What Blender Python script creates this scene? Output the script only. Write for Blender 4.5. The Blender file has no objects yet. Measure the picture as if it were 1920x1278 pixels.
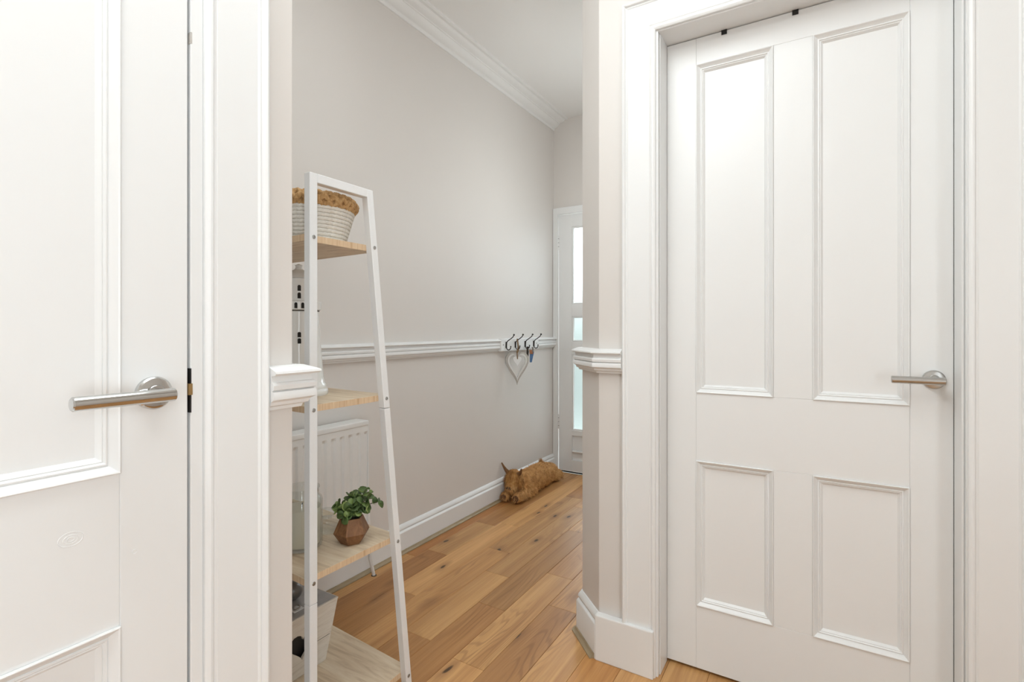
import bpy, bmesh, math, random
from mathutils import Vector, Matrix
random.seed(7)
PI = math.pi
C = bpy.context.scene.collection
sc = bpy.context.scene

# ---------------------------------------------------------------- camera
cam = bpy.data.cameras.new('camera')
cam.sensor_fit = 'HORIZONTAL'; cam.sensor_width = 36.0
cam.lens = 958.6 / 1920 * 36.0
cam.shift_y = -24.2 / 1920
cam.clip_start = 0.01
cam_o = bpy.data.objects.new('camera', cam); C.objects.link(cam_o)
cam_o.location = (0, 0, 1.10)
cam_o.rotation_euler = (PI / 2, 0, 0.542)
sc.camera = cam_o
# ---------------------------------------------------------------- world (overcast daylight, reaches in through the door glass and the added lobby window)
w = bpy.data.worlds.new('world'); sc.world = w; w.use_nodes = True
bg = w.node_tree.nodes['Background']
bg.inputs[0].default_value = (0.86, 0.945, 1.0, 1); bg.inputs[1].default_value = 4.6
# ---------------------------------------------------------------- lights
def area(name, loc, rot, size, power, col, shape='SQUARE', sy=None):
    l = bpy.data.lights.new(name, 'AREA'); l.shape = shape; l.size = size
    if sy: l.size_y = sy
    l.energy = power; l.color = col
    o = bpy.data.objects.new(name, l); C.objects.link(o); o.location = loc; o.rotation_euler = rot
    return o
def globe(name, loc, r, power, col):
    l = bpy.data.lights.new(name, 'POINT'); l.shadow_soft_size = r; l.energy = power; l.color = col
    o = bpy.data.objects.new(name, l); C.objects.link(o); o.location = loc
    return o
pw_ = area('added_window_portal', (1.275, -0.78, 1.10), (0, PI / 2, 0), 1.52, 1.0, (1, 1, 1), 'RECTANGLE', 1.04)
pw_.data.cycles.is_portal = True      # guides daylight sampling through the lobby window added for fill light
area('lobby_ceiling_glow', (-0.72, 0.45, 2.69), (0, 0, 0), 1.0, 16.5, (0.885, 0.965, 1.0), 'RECTANGLE', 1.2)
globe('lobby_pendant_lamp', (-0.57, -0.17, 2.42), 0.09, 11, (0.90, 0.97, 1.0))
globe('hall_hidden_fill', (-0.98, 2.75, 1.88), 0.10, 5.4, (0.90, 0.97, 1.0))  # unseen point light added behind the chamfer to brighten hall wall and ceiling
sc.view_settings.view_transform = 'Standard'
sc.view_settings.look = 'None'
sc.view_settings.gamma = 1.0
sc.view_settings.use_curve_mapping = False
sc.view_settings.exposure = 0.53

# ================================================================= materials
def mat(name):
    m = bpy.data.materials.new(name); m.use_nodes = True
    nt = m.node_tree; b = nt.nodes['Principled BSDF']
    return m, nt, b
def N(nt, t, **kw):
    n = nt.nodes.new(t)
    for k, v in kw.items(): setattr(n, k, v)
    return n
def rgb(c): return (c[0], c[1], c[2], 1)
def coords(nt, scale=(1, 1, 1), kind='Object', jitter=False):
    tc = N(nt, 'ShaderNodeTexCoord'); mp = N(nt, 'ShaderNodeMapping')
    mp.inputs['Scale'].default_value = scale
    src = tc.outputs[kind]
    if jitter:
        oi = N(nt, 'ShaderNodeObjectInfo'); ad = N(nt, 'ShaderNodeVectorMath', operation='ADD')
        ml = N(nt, 'ShaderNodeMath', operation='MULTIPLY'); ml.inputs[1].default_value = 37.0
        nt.links.new(oi.outputs['Random'], ml.inputs[0])
        nt.links.new(src, ad.inputs[0]); nt.links.new(ml.outputs[0], ad.inputs[1]); src = ad.outputs[0]
    nt.links.new(src, mp.inputs['Vector'])
    return mp.outputs['Vector']
def noise(nt, vec, scale, detail=4, rough=0.5, dist=0.0):
    n = N(nt, 'ShaderNodeTexNoise'); n.inputs['Scale'].default_value = scale
    n.inputs['Detail'].default_value = detail; n.inputs['Roughness'].default_value = rough
    n.inputs['Distortion'].default_value = dist
    nt.links.new(vec, n.inputs['Vector']); return n.outputs['Fac']
def ramp(nt, fac, stops):
    r = N(nt, 'ShaderNodeValToRGB'); e = r.color_ramp.elements
    while len(e) < len(stops): e.new(0.5)
    for i, (p, c) in enumerate(stops):
        e[i].position = p; e[i].color = rgb(c) if not isinstance(c, float) else (c, c, c, 1)
    nt.links.new(fac, r.inputs[0]); return r.outputs[0]
def mix(nt, fac, a, b, mode='MIX'):
    m = N(nt, 'ShaderNodeMix', data_type='RGBA', blend_type=mode)
    for s, v in ((0, fac), (6, a), (7, b)):
        if isinstance(v, (int, float)): m.inputs[s].default_value = v
        elif isinstance(v, tuple): m.inputs[s].default_value = rgb(v)
        else: nt.links.new(v, m.inputs[s])
    return m.outputs[2]
def bump(nt, b, fac, strength, dist=0.001):
    bp = N(nt, 'ShaderNodeBump'); bp.inputs['Strength'].default_value = strength
    bp.inputs['Distance'].default_value = dist
    nt.links.new(fac, bp.inputs['Height']); nt.links.new(bp.outputs[0], b.inputs['Normal'])
def plain(name, col, rough=0.5, metal=0.0, nscale=0, nstr=0.0, var=0.04):
    m, nt, b = mat(name)
    b.inputs['Roughness'].default_value = rough; b.inputs['Metallic'].default_value = metal
    v = coords(nt)
    f = noise(nt, v, nscale or 12, 3)
    d = tuple(max(0, c * (1 - var)) for c in col)
    nt.links.new(ramp(nt, f, [(0.3, d), (0.7, col)]), b.inputs['Base Color'])
    if nstr: bump(nt, b, f, nstr)
    return m
def paint(name, col, rough, sc_=(90, 90, 3), strength=0.12, fine=0.06):
    """brushed paint: long soft brush marks plus a little orange peel"""
    m, nt, b = mat(name)
    b.inputs['Roughness'].default_value = rough
    f1 = noise(nt, coords(nt, sc_, 'Generated' if False else 'Object'), 1.0, 3, 0.55)
    f2 = noise(nt, coords(nt), 55, 2, 0.5)
    ad = N(nt, 'ShaderNodeMath', operation='ADD'); ml = N(nt, 'ShaderNodeMath', operation='MULTIPLY'); ml.inputs[1].default_value = fine / max(strength, 1e-4)
    nt.links.new(f2, ml.inputs[0]); nt.links.new(f1, ad.inputs[0]); nt.links.new(ml.outputs[0], ad.inputs[1])
    bump(nt, b, ad.outputs[0], strength, 0.0012)
    g = noise(nt, coords(nt), 1.6, 3)
    nt.links.new(ramp(nt, g, [(0.3, tuple(c * 0.985 for c in col)), (0.7, col)]), b.inputs['Base Color'])
    return m
M = {}
M['door_paint'] = paint('white_satin_paint', (0.86, 0.86, 0.85), 0.33, (70, 70, 2.2), 0.14)
M['trim_paint'] = paint('white_trim_paint', (0.86, 0.86, 0.85), 0.36, (60, 60, 4), 0.12)
M['trim_h'] = paint('white_rail_paint', (0.86, 0.86, 0.85), 0.4, (4, 4, 60), 0.10)
M['wall_paint'] = paint('greige_wall_paint', (0.75, 0.708, 0.668), 0.55, (14, 14, 14), 0.10, 0.08)
M['ceiling_paint'] = paint('ceiling_paint', (0.85, 0.835, 0.81), 0.8, (9, 9, 9), 0.08)
M['cornice_paint'] = paint('cornice_paint', (0.84, 0.825, 0.805), 0.6, (5, 5, 5), 0.08)
M['metal_white'] = plain('white_powder_coat', (0.84, 0.84, 0.835), 0.38, 0, 200, 0.03, 0.02)
M['rad_white'] = plain('radiator_enamel', (0.82, 0.81, 0.79), 0.35, 0, 60, 0.03, 0.02)
M['chrome'] = plain('polished_chrome', (0.62, 0.62, 0.61), 0.09, 1.0, 30, 0.0, 0.05)
M['brushed'] = plain('brushed_steel', (0.52, 0.51, 0.49), 0.28, 1.0, 80, 0.05, 0.08)
M['screw'] = plain('screw_steel', (0.42, 0.41, 0.39), 0.35, 1.0, 80, 0.0, 0.1)
M['black'] = plain('black_metal', (0.012, 0.011, 0.011), 0.5, 0, 30, 0, 0.3)
M['dark'] = plain('dark_gap', (0.02, 0.016, 0.013), 0.8, 0, 30, 0, 0.3)
M['brass'] = plain('latch_brass', (0.55, 0.38, 0.18), 0.35, 1.0, 50, 0, 0.2)
M['iron'] = plain('dark_iron', (0.07, 0.062, 0.055), 0.4, 0.8, 60, 0.1, 0.3)
M['ceramic'] = plain('white_glazed_ceramic', (0.86, 0.855, 0.83), 0.12, 0, 25, 0.02, 0.02)
M['wax'] = plain('cream_wax', (0.80, 0.74, 0.62), 0.5, 0, 20, 0.03, 0.05)
M['soil'] = plain('dark_soil', (0.03, 0.02, 0.012), 0.95, 0, 120, 0.6, 0.5)
M['twine'] = plain('jute_twine', (0.30, 0.19, 0.10), 0.9, 0, 250, 0.4, 0.4)
M['heart_wood'] = plain('whitewashed_wood', (0.62, 0.585, 0.54), 0.7, 0, 90, 0.3, 0.18)
M['heart_white'] = plain('white_wood', (0.80, 0.79, 0.76), 0.6, 0, 60, 0.2, 0.06)
M['heart_bright'] = plain('bright_white_wood', (0.88, 0.88, 0.87), 0.5, 0, 60, 0.1, 0.03)
M['blue'] = plain('blue_fob', (0.10, 0.21, 0.42), 0.45, 0, 60, 0.1, 0.2)
M['copper'] = plain('copper', (0.72, 0.36, 0.22), 0.25, 1.0, 60, 0, 0.1)
M['leather'] = plain('dark_leather', (0.035, 0.026, 0.02), 0.6, 0, 120, 0.3, 0.4)
M['horn'] = plain('brown_felt_horn', (0.24, 0.115, 0.045), 0.9, 0, 180, 0.5, 0.3)
M['pad'] = plain('brown_felt_pad', (0.16, 0.07, 0.03), 0.95, 0, 180, 0.5, 0.3)
M['ball'] = plain('grey_ball', (0.17, 0.16, 0.15), 0.3, 0.3, 20, 0.0, 0.3)
M['zinc'] = plain('grey_zinc', (0.40, 0.39, 0.385), 0.45, 0.25, 40, 0.1, 0.15)
M['pipe'] = plain('white_pipe', (0.80, 0.79, 0.76), 0.4, 0, 30, 0, 0.03)
M['ground'] = plain('outdoor_paving', (0.20, 0.22, 0.20), 0.9, 0, 3, 0.2, 0.3)

def wood_floor():
    m, nt, b = mat('oak_floor')
    oi = N(nt, 'ShaderNodeObjectInfo')
    fine = noise(nt, coords(nt, (150, 3.5, 1), 'Object', True), 1.0, 5, 0.65, 0.3)
    band = noise(nt, coords(nt, (24, 0.8, 1), 'Object', True), 1.0, 4, 0.55, 0.5)
    hill = noise(nt, coords(nt, (7.5, 0.85, 1), 'Object', True), 1.0, 2, 0.45, 0.6)
    k1 = N(nt, 'ShaderNodeMath', operation='MULTIPLY'); k1.inputs[1].default_value = 120.0
    sn = N(nt, 'ShaderNodeMath', operation='SINE')
    nt.links.new(hill, k1.inputs[0]); nt.links.new(k1.outputs[0], sn.inputs[0])
    mask = ramp(nt, noise(nt, coords(nt, (5, 1.3, 1), 'Object', True), 1.0, 2), [(0.48, 0.0), (0.66, 1.0)])
    ring = N(nt, 'ShaderNodeMath', operation='MULTIPLY')
    nt.links.new(ramp(nt, sn.outputs[0], [(0.15, 0.0), (0.95, 0.42)]), ring.inputs[0]); nt.links.new(mask, ring.inputs[1])
    c0 = ramp(nt, fine, [(0.25, (0.47, 0.245, 0.092)), (0.5, (0.55, 0.305, 0.125)), (0.75, (0.61, 0.36, 0.16))])
    c1 = mix(nt, ramp(nt, band, [(0.40, 0.0), (0.78, 0.75)]), c0, (0.34, 0.155, 0.05))
    c2 = mix(nt, ring.outputs[0], c1, (0.24, 0.105, 0.035))
    vv = coords(nt, (8.0, 2.8, 1), 'Object', True)
    dn = N(nt, 'ShaderNodeTexNoise'); dn.inputs['Scale'].default_value = 2.0; nt.links.new(vv, dn.inputs['Vector'])
    va = N(nt, 'ShaderNodeVectorMath', operation='ADD'); vm = N(nt, 'ShaderNodeVectorMath', operation='SCALE'); vm.inputs['Scale'].default_value = 0.25
    nt.links.new(dn.outputs['Color'], vm.inputs[0]); nt.links.new(vv, va.inputs[0]); nt.links.new(vm.outputs[0], va.inputs[1])
    vo = N(nt, 'ShaderNodeTexVoronoi', feature='F1', voronoi_dimensions='2D'); vo.inputs['Scale'].default_value = 1.0
    nt.links.new(va.outputs[0], vo.inputs['Vector'])
    sp = N(nt, 'ShaderNodeSeparateColor'); nt.links.new(vo.outputs['Color'], sp.inputs[0])
    def gated(stops, thr):
        k = ramp(nt, vo.outputs['Distance'], stops)
        g = N(nt, 'ShaderNodeMath', operation='GREATER_THAN'); g.inputs[1].default_value = thr; nt.links.new(sp.outputs[0], g.inputs[0])
        q = N(nt, 'ShaderNodeMath', operation='MULTIPLY'); nt.links.new(k, q.inputs[0]); nt.links.new(g.outputs[0], q.inputs[1]); return q.outputs[0]
    c3 = mix(nt, gated([(0.0, 0.6), (0.10, 0.45), (0.26, 0.0)], 0.58), c2, (0.22, 0.095, 0.032))
    c3 = mix(nt, gated([(0.0, 0.95), (0.045, 0.85), (0.075, 0.0)], 0.70), c3, (0.035, 0.018, 0.009))
    c4 = mix(nt, 1.0, c3, oi.outputs['Color'], 'MULTIPLY')
    nt.links.new(c4, b.inputs['Base Color'])
    b.inputs['Roughness'].default_value = 0.42
    bump(nt, b, fine, 0.10, 0.0006)
    return m
M['oak'] = wood_floor()
def wood(name, dark, mid, light, scale, rough=0.55, dist=1.2, kind='Object'):
    m, nt, b = mat(name)
    f = noise(nt, coords(nt, scale, kind, False), 1.0, 6, 0.62, dist)
    g = noise(nt, coords(nt, tuple(s * 0.22 for s in scale)), 1.0, 3)
    c = ramp(nt, f, [(0.28, dark), (0.5, mid), (0.72, light)])
    c = mix(nt, ramp(nt, g, [(0.4, 0.0), (0.75, 0.35)]), c, dark)
    nt.links.new(c, b.inputs['Base Color']); b.inputs['Roughness'].default_value = rough
    bump(nt, b, f, 0.12, 0.0006)
    return m
M['shelf_wood'] = wood('pale_oak_laminate', (0.46, 0.33, 0.21), (0.73, 0.59, 0.42), (0.83, 0.72, 0.56), (4, 38, 40))
M['shelf_edge'] = wood('pale_oak_edge', (0.56, 0.36, 0.20), (0.72, 0.53, 0.34), (0.80, 0.64, 0.45), (160, 160, 6))
M['pot_wood'] = wood('walnut_effect', (0.10, 0.038, 0.012), (0.21, 0.092, 0.034), (0.31, 0.15, 0.062), (70, 70, 7), 0.6)
M['crate_wood'] = wood('limewashed_wood', (0.58, 0.52, 0.44), (0.71, 0.66, 0.58), (0.76, 0.72, 0.65), (40, 6, 60), 0.7)
M['scotia_wood'] = wood('oak_scotia', (0.26, 0.19, 0.11), (0.37, 0.285, 0.175), (0.43, 0.34, 0.22), (8, 8, 90), 0.5)
M['jute'] = wood('jute_rope', (0.30, 0.155, 0.055), (0.52, 0.31, 0.13), (0.64, 0.42, 0.21), (90, 90, 90), 0.9)
M['cotton'] = wood('cotton_rope', (0.68, 0.635, 0.56), (0.78, 0.745, 0.68), (0.83, 0.80, 0.74), (120, 120, 120), 0.9)
def fur_mat(name, a, c_, d):
    m, nt, b = mat(name)
    f = noise(nt, coords(nt), 38, 4, 0.6)
    nt.links.new(ramp(nt, f, [(0.3, a), (0.52, c_), (0.75, d)]), b.inputs['Base Color'])
    b.inputs['Roughness'].default_value = 0.85
    return m
M['fur'] = fur_mat('ginger_fur', (0.40, 0.185, 0.055), (0.66, 0.35, 0.125), (0.80, 0.49, 0.21))
M['fringe'] = fur_mat('fringe_fur', (0.30, 0.115, 0.022), (0.54, 0.24, 0.055), (0.72, 0.37, 0.11))
def leaf_mat():
    m, nt, b = mat('eucalyptus_leaf')
    oi = N(nt, 'ShaderNodeObjectInfo')
    c = ramp(nt, oi.outputs['Random'], [(0.0, (0.040, 0.075, 0.016)), (0.5, (0.12, 0.195, 0.05)), (1.0, (0.40, 0.52, 0.16))])
    f = noise(nt, coords(nt), 90, 3)
    nt.links.new(mix(nt, ramp(nt, f, [(0.3, 0.0), (0.7, 0.4)]), c, (0.13, 0.20, 0.065)), b.inputs['Base Color'])
    b.inputs['Roughness'].default_value = 0.45
    b.inputs['Subsurface Weight'].default_value = 0.0
    return m
M['leaf'] = leaf_mat()
M['stem'] = plain('brown_stem', (0.08, 0.07, 0.03), 0.7, 0, 60, 0.2, 0.3)
def glass_mat(name, col, rough, bumps=0.0, bscale=60, thin=False):
    m, nt, b = mat(name)
    b.inputs['Base Color'].default_value = rgb(col); b.inputs['Roughness'].default_value = rough
    b.inputs['Transmission Weight'].default_value = 1.0
    b.inputs['IOR'].default_value = 1.45
    if bumps: bump(nt, b, noise(nt, coords(nt), bscale, 3), bumps, 0.002)
    return m
M['frosted'] = glass_mat('frosted_glass', (0.93, 0.965, 0.97), 0.32, 0.25, 70)
def clear_glass():
    m, nt, b = mat('clear_glass')
    nt.nodes.remove(b)
    tr = N(nt, 'ShaderNodeBsdfTransparent'); tr.inputs[0].default_value = (0.955, 0.97, 0.965, 1)
    gl = N(nt, 'ShaderNodeBsdfGlossy'); gl.inputs['Roughness'].default_value = 0.03
    lw = N(nt, 'ShaderNodeLayerWeight'); lw.inputs['Blend'].default_value = 0.5
    pw = N(nt, 'ShaderNodeMath', operation='POWER'); pw.inputs[1].default_value = 4.0; nt.links.new(lw.outputs['Facing'], pw.inputs[0])
    fr = N(nt, 'ShaderNodeMath', operation='MULTIPLY_ADD'); fr.inputs[1].default_value = 0.75; fr.inputs[2].default_value = 0.06; nt.links.new(pw.outputs[0], fr.inputs[0])
    bp = N(nt, 'ShaderNodeBump'); bp.inputs['Strength'].default_value = 0.05
    nt.links.new(noise(nt, coords(nt), 30, 2), bp.inputs['Height']); nt.links.new(bp.outputs[0], gl.inputs['Normal'])
    mx = N(nt, 'ShaderNodeMixShader')
    nt.links.new(fr.outputs[0], mx.inputs[0]); nt.links.new(tr.outputs[0], mx.inputs[1]); nt.links.new(gl.outputs[0], mx.inputs[2])
    nt.links.new(mx.outputs[0], nt.nodes['Material Output'].inputs['Surface'])
    return m
M['clear'] = clear_glass()

# ================================================================= mesh helpers
class MB:
    def __init__(s): s.v = []; s.f = []
    def add(s, vs, fs):
        o = len(s.v); s.v += [tuple(p) for p in vs]; s.f += [tuple(i + o for i in f) for f in fs]; return s
    def box(s, lo, hi):
        (a, b, c), (d, e, f) = lo, hi
        return s.add([(a, b, c), (d, b, c), (d, e, c), (a, e, c), (a, b, f), (d, b, f), (d, e, f), (a, e, f)],
                     [(0, 3, 2, 1), (4, 5, 6, 7), (0, 1, 5, 4), (1, 2, 6, 5), (2, 3, 7, 6), (3, 0, 4, 7)])
    def prism(s, poly, z0, z1, f=lambda p, z: (p[0], p[1], z)):
        n = len(poly)
        vs = [f(p, z0) for p in poly] + [f(p, z1) for p in poly]
        fs = [tuple(range(n - 1, -1, -1)), tuple(range(n, 2 * n))] + [(i, (i + 1) % n, (i + 1) % n + n, i + n) for i in range(n)]
        return s.add(vs, fs)
    def lathe(s, prof, c=(0, 0, 0), seg=32, axis='Z', start=0.0):
        """prof: (r, h) pairs; closed with caps where r == 0"""
        vs, fs = [], []
        for r, h in prof:
            for i in range(seg):
                a = start + 2 * PI * i / seg
                p = (r * math.cos(a), r * math.sin(a), h)
                if axis == 'X': p = (h, r * math.cos(a), r * math.sin(a))
                if axis == 'Y': p = (r * math.cos(a), h, r * math.sin(a))
                vs.append((p[0] + c[0], p[1] + c[1], p[2] + c[2]))
        for j in range(len(prof) - 1):
            for i in range(seg):
                k = (i + 1) % seg
                fs.append((j * seg + i, j * seg + k, (j + 1) * seg + k, (j + 1) * seg + i))
        if prof[0][0] > 1e-6: fs.append(tuple(range(seg - 1, -1, -1)))
        if prof[-1][0] > 1e-6: fs.append(tuple((len(prof) - 1) * seg + i for i in range(seg)))
        return s.add(vs, fs)
    def tube(s, path, r, seg=8, closed=False, rf=None):
        n = len(path); P = [Vector(p) for p in path]; vs, fs = [], []
        up = None
        for i in range(n):
            if closed: t = P[(i + 1) % n] - P[i - 1]
            else: t = P[min(i + 1, n - 1)] - P[max(i - 1, 0)]
            t.normalize()
            if up is None:
                up = Vector((0, 0, 1)) if abs(t.z) < 0.9 else Vector((1, 0, 0))
            sx = t.cross(up).normalized(); uy = sx.cross(t).normalized(); up = uy
            for j in range(seg):
                a = 2 * PI * j / seg
                rr = r if rf is None else rf(i / max(1, n - 1), a)
                vs.append(P[i] + (sx * math.cos(a) + uy * math.sin(a)) * rr)
        m = n if closed else n - 1
        for i in range(m):
            for j in range(seg):
                k = (j + 1) % seg; i2 = (i + 1) % n
                fs.append((i * seg + j, i * seg + k, i2 * seg + k, i2 * seg + j))
        if not closed:
            fs.append(tuple(range(seg - 1, -1, -1))); fs.append(tuple((n - 1) * seg + j for j in range(seg)))
        return s.add(vs, fs)
    def sphere(s, c, r, seg=16, rings=10):
        rx, ry, rz = r if isinstance(r, tuple) else (r, r, r)
        vs, fs = [], []
        for i in range(rings + 1):
            t = PI * i / rings
            for j in range(seg):
                a = 2 * PI * j / seg
                vs.append((c[0] + rx * math.sin(t) * math.cos(a), c[1] + ry * math.sin(t) * math.sin(a), c[2] + rz * math.cos(t)))
        for i in range(rings):
            for j in range(seg):
                k = (j + 1) % seg
                fs.append((i * seg + j, (i + 1) * seg + j, (i + 1) * seg + k, i * seg + k))
        return s.add(vs, fs)
    def sweep(s, path, prof, side=1):
        """horizontal moulding: path = XY polyline along the wall, prof = (out, z); 'out' is to the left of travel * side; mitred"""
        P = [Vector(p) for p in path]; n = len(P); m = len(prof); vs, fs = [], []
        nr = []
        for i in range(n - 1):
            d = (P[i + 1] - P[i]).normalized(); nr.append(Vector((-d.y, d.x)) * side)
        for i in range(n):
            if i == 0: o = nr[0]
            elif i == n - 1: o = nr[-1]
            else:
                b = (nr[i - 1] + nr[i]).normalized(); o = b / max(0.2, b.dot(nr[i]))
            for u, z in prof:
                q = P[i] + o * u; vs.append((q.x, q.y, z))
        for i in range(n - 1):
            for j in range(m):
                k = (j + 1) % m
                fs.append((i * m + j, i * m + k, (i + 1) * m + k, (i + 1) * m + j))
        fs.append(tuple(range(m - 1, -1, -1))); fs.append(tuple((n - 1) * m + j for j in range(m)))
        return s.add(vs, fs)

def world_loc(o):
    v = Vector((0, 0, 0))
    while o is not None: v = v + Vector(o.location); o = o.parent
    return v
def build(name, mb, m, parent=None, smooth=False, bevel=0.0, seg=1, local=False, origin=None):
    """local=True: vertices are in the parent's own frame; otherwise in world space (parents carry no rotation)"""
    me = bpy.data.meshes.new(name)
    vs = [Vector(v) for v in mb.v]
    if origin is None:
        lo = [min(v[i] for v in vs) for i in range(3)]; hi = [max(v[i] for v in vs) for i in range(3)]
        origin = Vector(((lo[0] + hi[0]) / 2, (lo[1] + hi[1]) / 2, lo[2]))
    origin = Vector(origin)
    me.from_pydata([v - origin for v in vs], [], mb.f)
    bm = bmesh.new(); bm.from_mesh(me)
    bmesh.ops.remove_doubles(bm, verts=bm.verts, dist=1e-6)
    bmesh.ops.recalc_face_normals(bm, faces=bm.faces)
    if bevel:
        ed = [e for e in bm.edges if len(e.link_faces) == 2 and e.calc_face_angle(0) > 0.6]
        bmesh.ops.bevel(bm, geom=ed, offset=bevel, segments=seg, affect='EDGES', profile=0.6, clamp_overlap=True)
    bm.to_mesh(me); bm.free()
    me.materials.append(M[m])
    if smooth:
        me.polygons.foreach_set('use_smooth', [True] * len(me.polygons))
        try: me.set_sharp_from_angle(angle=math.radians(smooth if smooth is not True else 40))
        except Exception: pass
    o = bpy.data.objects.new(name, me); C.objects.link(o)
    if parent is not None:
        o.parent = parent
        o.location = origin if local else origin - world_loc(parent)
    else: o.location = origin
    return o
def tag(o, label, cat=None, group=None, kind=None):
    o['label'] = label
    if cat: o['category'] = cat
    if group: o['group'] = group
    if kind: o['kind'] = kind
    return o
def thing(name, label, cat, loc, group=None, kind=None, rotz=0.0):
    o = bpy.data.objects.new(name, None); C.objects.link(o); o.empty_display_size = 0.05
    o.location = loc; o.rotation_euler = (0, 0, rotz)
    return tag(o, label, cat, group, kind)
def inst(src, parent, loc, rot=(0, 0, 0), scale=None):
    """a copy sharing mesh data; loc in the parent's frame"""
    o = src.copy(); C.objects.link(o); o.parent = parent; o.location = loc; o.rotation_euler = rot
    if scale: o.scale = scale
    return o
def struct(name, mb, m, label, cat, **kw):
    return tag(build(name, mb, m, **kw), label, cat, kind='structure')

# ================================================================= setting
XW = -1.765          # long hall wall
XL = -0.862          # wall of the near left door
YR = 1.62            # wall of the right door
YF = 3.555           # far end wall
YP = 0.62            # end of the near left pier
CX, CY_ = -0.635, 1.62   # start of the chamfered corner
EX, EY = -0.74, 1.725    # its end
ZC = 2.70
XB, YB = 1.15, -2.0  # right and back walls of the lobby (behind the camera)
L0, L1, LH = -0.318, 0.446, 2.045    # left door opening
R0, R1, RH = -0.447, 0.312, 2.045    # right door opening
D0, D1, DH = -1.737, -0.905, 1.98    # far door opening (X)

mb = MB(); T = 0.12
mb.box((XL - T, YB, 0), (XL, L0, ZC)); mb.box((XL - T, L1, 0), (XL, YP, ZC)); mb.box((XL - T, L0, LH), (XL, L1, ZC))
struct('wall_left', mb, 'wall_paint', 'warm off-white painted wall pier beside the near left door', 'wall', bevel=0.003, seg=2)
struct('wall_return', MB().box((XW, YP - T, 0), (XL - T, YP, ZC)), 'wall_paint', 'painted side wall of the recess behind the ladder shelf', 'wall')
struct('wall_hall', MB().box((XW - T, YP - T, 0), (XW, YF + T, ZC)), 'wall_paint', 'long grey-beige hall wall with dado rail and coat hooks', 'wall')
mb = MB()
mb.box((XW, YF, 0), (D0, YF + T, ZC)); mb.box((D1, YF, 0), (EX + T, YF + T, ZC)); mb.box((D0, YF, DH), (D1, YF + T, ZC))
struct('wall_far', mb, 'wall_paint', 'pale end wall of the hall above the glazed door', 'wall')
mb = MB()
mb.prism([(CX, CY_), (EX, EY), (EX, YF), (EX + T, YF), (EX + T, EY + 0.05), (CX + 0.05, CY_ + T), (R0, CY_ + T), (R0, CY_)], 0, ZC)
mb.box((R0, YR, RH), (R1, YR + T, ZC)); mb.box((R1, YR, 0), (XB, YR + T, ZC))
struct('wall_right', mb, 'wall_paint', 'grey-beige wall with chamfered corner around the right-hand door', 'wall', bevel=0.003, seg=2)
mb = MB(); W0, W1, WZ0, WZ1 = -1.30, -0.26, 0.34, 1.86
mb.box((XB, YB, 0), (XB + T, W0, ZC)); mb.box((XB, W1, 0), (XB + T, YR + T, ZC)); mb.box((XB, W0, 0), (XB + T, W1, WZ0)); mb.box((XB, W0, WZ1), (XB + T, W1, ZC))
win1 = thing('added_window_1', 'unseen white lobby window added on the right to let in fill daylight', 'window', (XB + 0.05, -0.78, WZ0), None, 'structure')  # unseen window, added to give the lobby and hall fill daylight
for lo, hi in (((W0, WZ0), (W0 + 0.03, WZ1)), ((W1 - 0.03, WZ0), (W1, WZ1)), ((W0 + 0.03, WZ0), (W1 - 0.03, WZ0 + 0.04)), ((W0 + 0.03, WZ1 - 0.03), (W1 - 0.03, WZ1)), ((W0 + 0.03, 1.08), (W1 - 0.03, 1.12))):
    build('frame_bar', MB().box((XB + 0.02, lo[0], lo[1]), (XB + 0.06, hi[0], hi[1])), 'trim_paint', win1, bevel=0.003)
struct('wall_side', mb, 'wall_paint', 'plain lobby side wall out of frame on the right', 'wall')
struct('wall_back', MB().box((XL, YB - T, 0), (XB, YB, ZC)), 'wall_paint', 'plain lobby wall behind the camera', 'wall')
struct('ceiling', MB().box((XW, YB, ZC), (XB, YF, ZC + 0.08)), 'ceiling_paint', 'plain pale ceiling over hall and lobby', 'ceiling')

# rooms behind the near doors stay dark: simple closed backs
struct('wall_store', MB().box((XL - T - 0.01, L0 - 0.1, 0), (XL - T, L1 + 0.05, LH + 0.1)), 'dark', 'dark closed back behind the near left door', 'wall')
struct('wall_closet', MB().box((R0 - 0.1, YR + T + 0.001, 0), (R1 + 0.1, YR + T + 0.01, RH + 0.1)), 'dark', 'dark closed back behind the right-hand door', 'wall')

# ---- floor: sub-floor slab with oak planks, each its own piece
floor = struct('floor', MB().box((XW, YB, -0.05), (XB, YF, -0.012)), 'dark', 'engineered oak plank floor with mixed honey tones', 'floor')
PW = 0.1248
seams = [-0.676 - PW * k for k in range(8, -16, -1)]   # left to right
seams = [s for s in seams if s > XW + 0.02 and s < XB - 0.02]
seams = [XW] + seams + [XB]
known = {   # column index by its right seam -> (joints, tones from near to far)
    0: ([0.9, 1.873], ['mid', 'mid', 'red']),
    1: ([0.95, 1.962, 2.387, 3.3], ['mid', 'dark', 'sap', 'brown', 'mid']),
    2: ([0.8, 1.597, 2.445], ['mid', 'brown', 'light', 'pale']),
    3: ([1.05, 2.137, 3.05], ['mid', 'mid', 'mid2', 'brown']),
    4: ([0.7, 1.395, 1.926, 2.9], ['mid', 'brown', 'pale', 'mid2', 'mid']),
    5: ([0.85, 1.69, 2.546], ['mid', 'brown', 'brown2', 'pale']),
    6: ([0.6, 1.36, 2.05, 2.8], ['mid', 'light', 'pale', 'mid', 'mid2']),
    7: ([0.75, 1.817, 2.6], ['pale', 'brown', 'mid', 'brown']),
    8: ([1.0, 2.3], ['mid', 'pale', 'mid']),
    9: ([0.5, 1.45], ['mid', 'mid', 'warm']),
}
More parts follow.
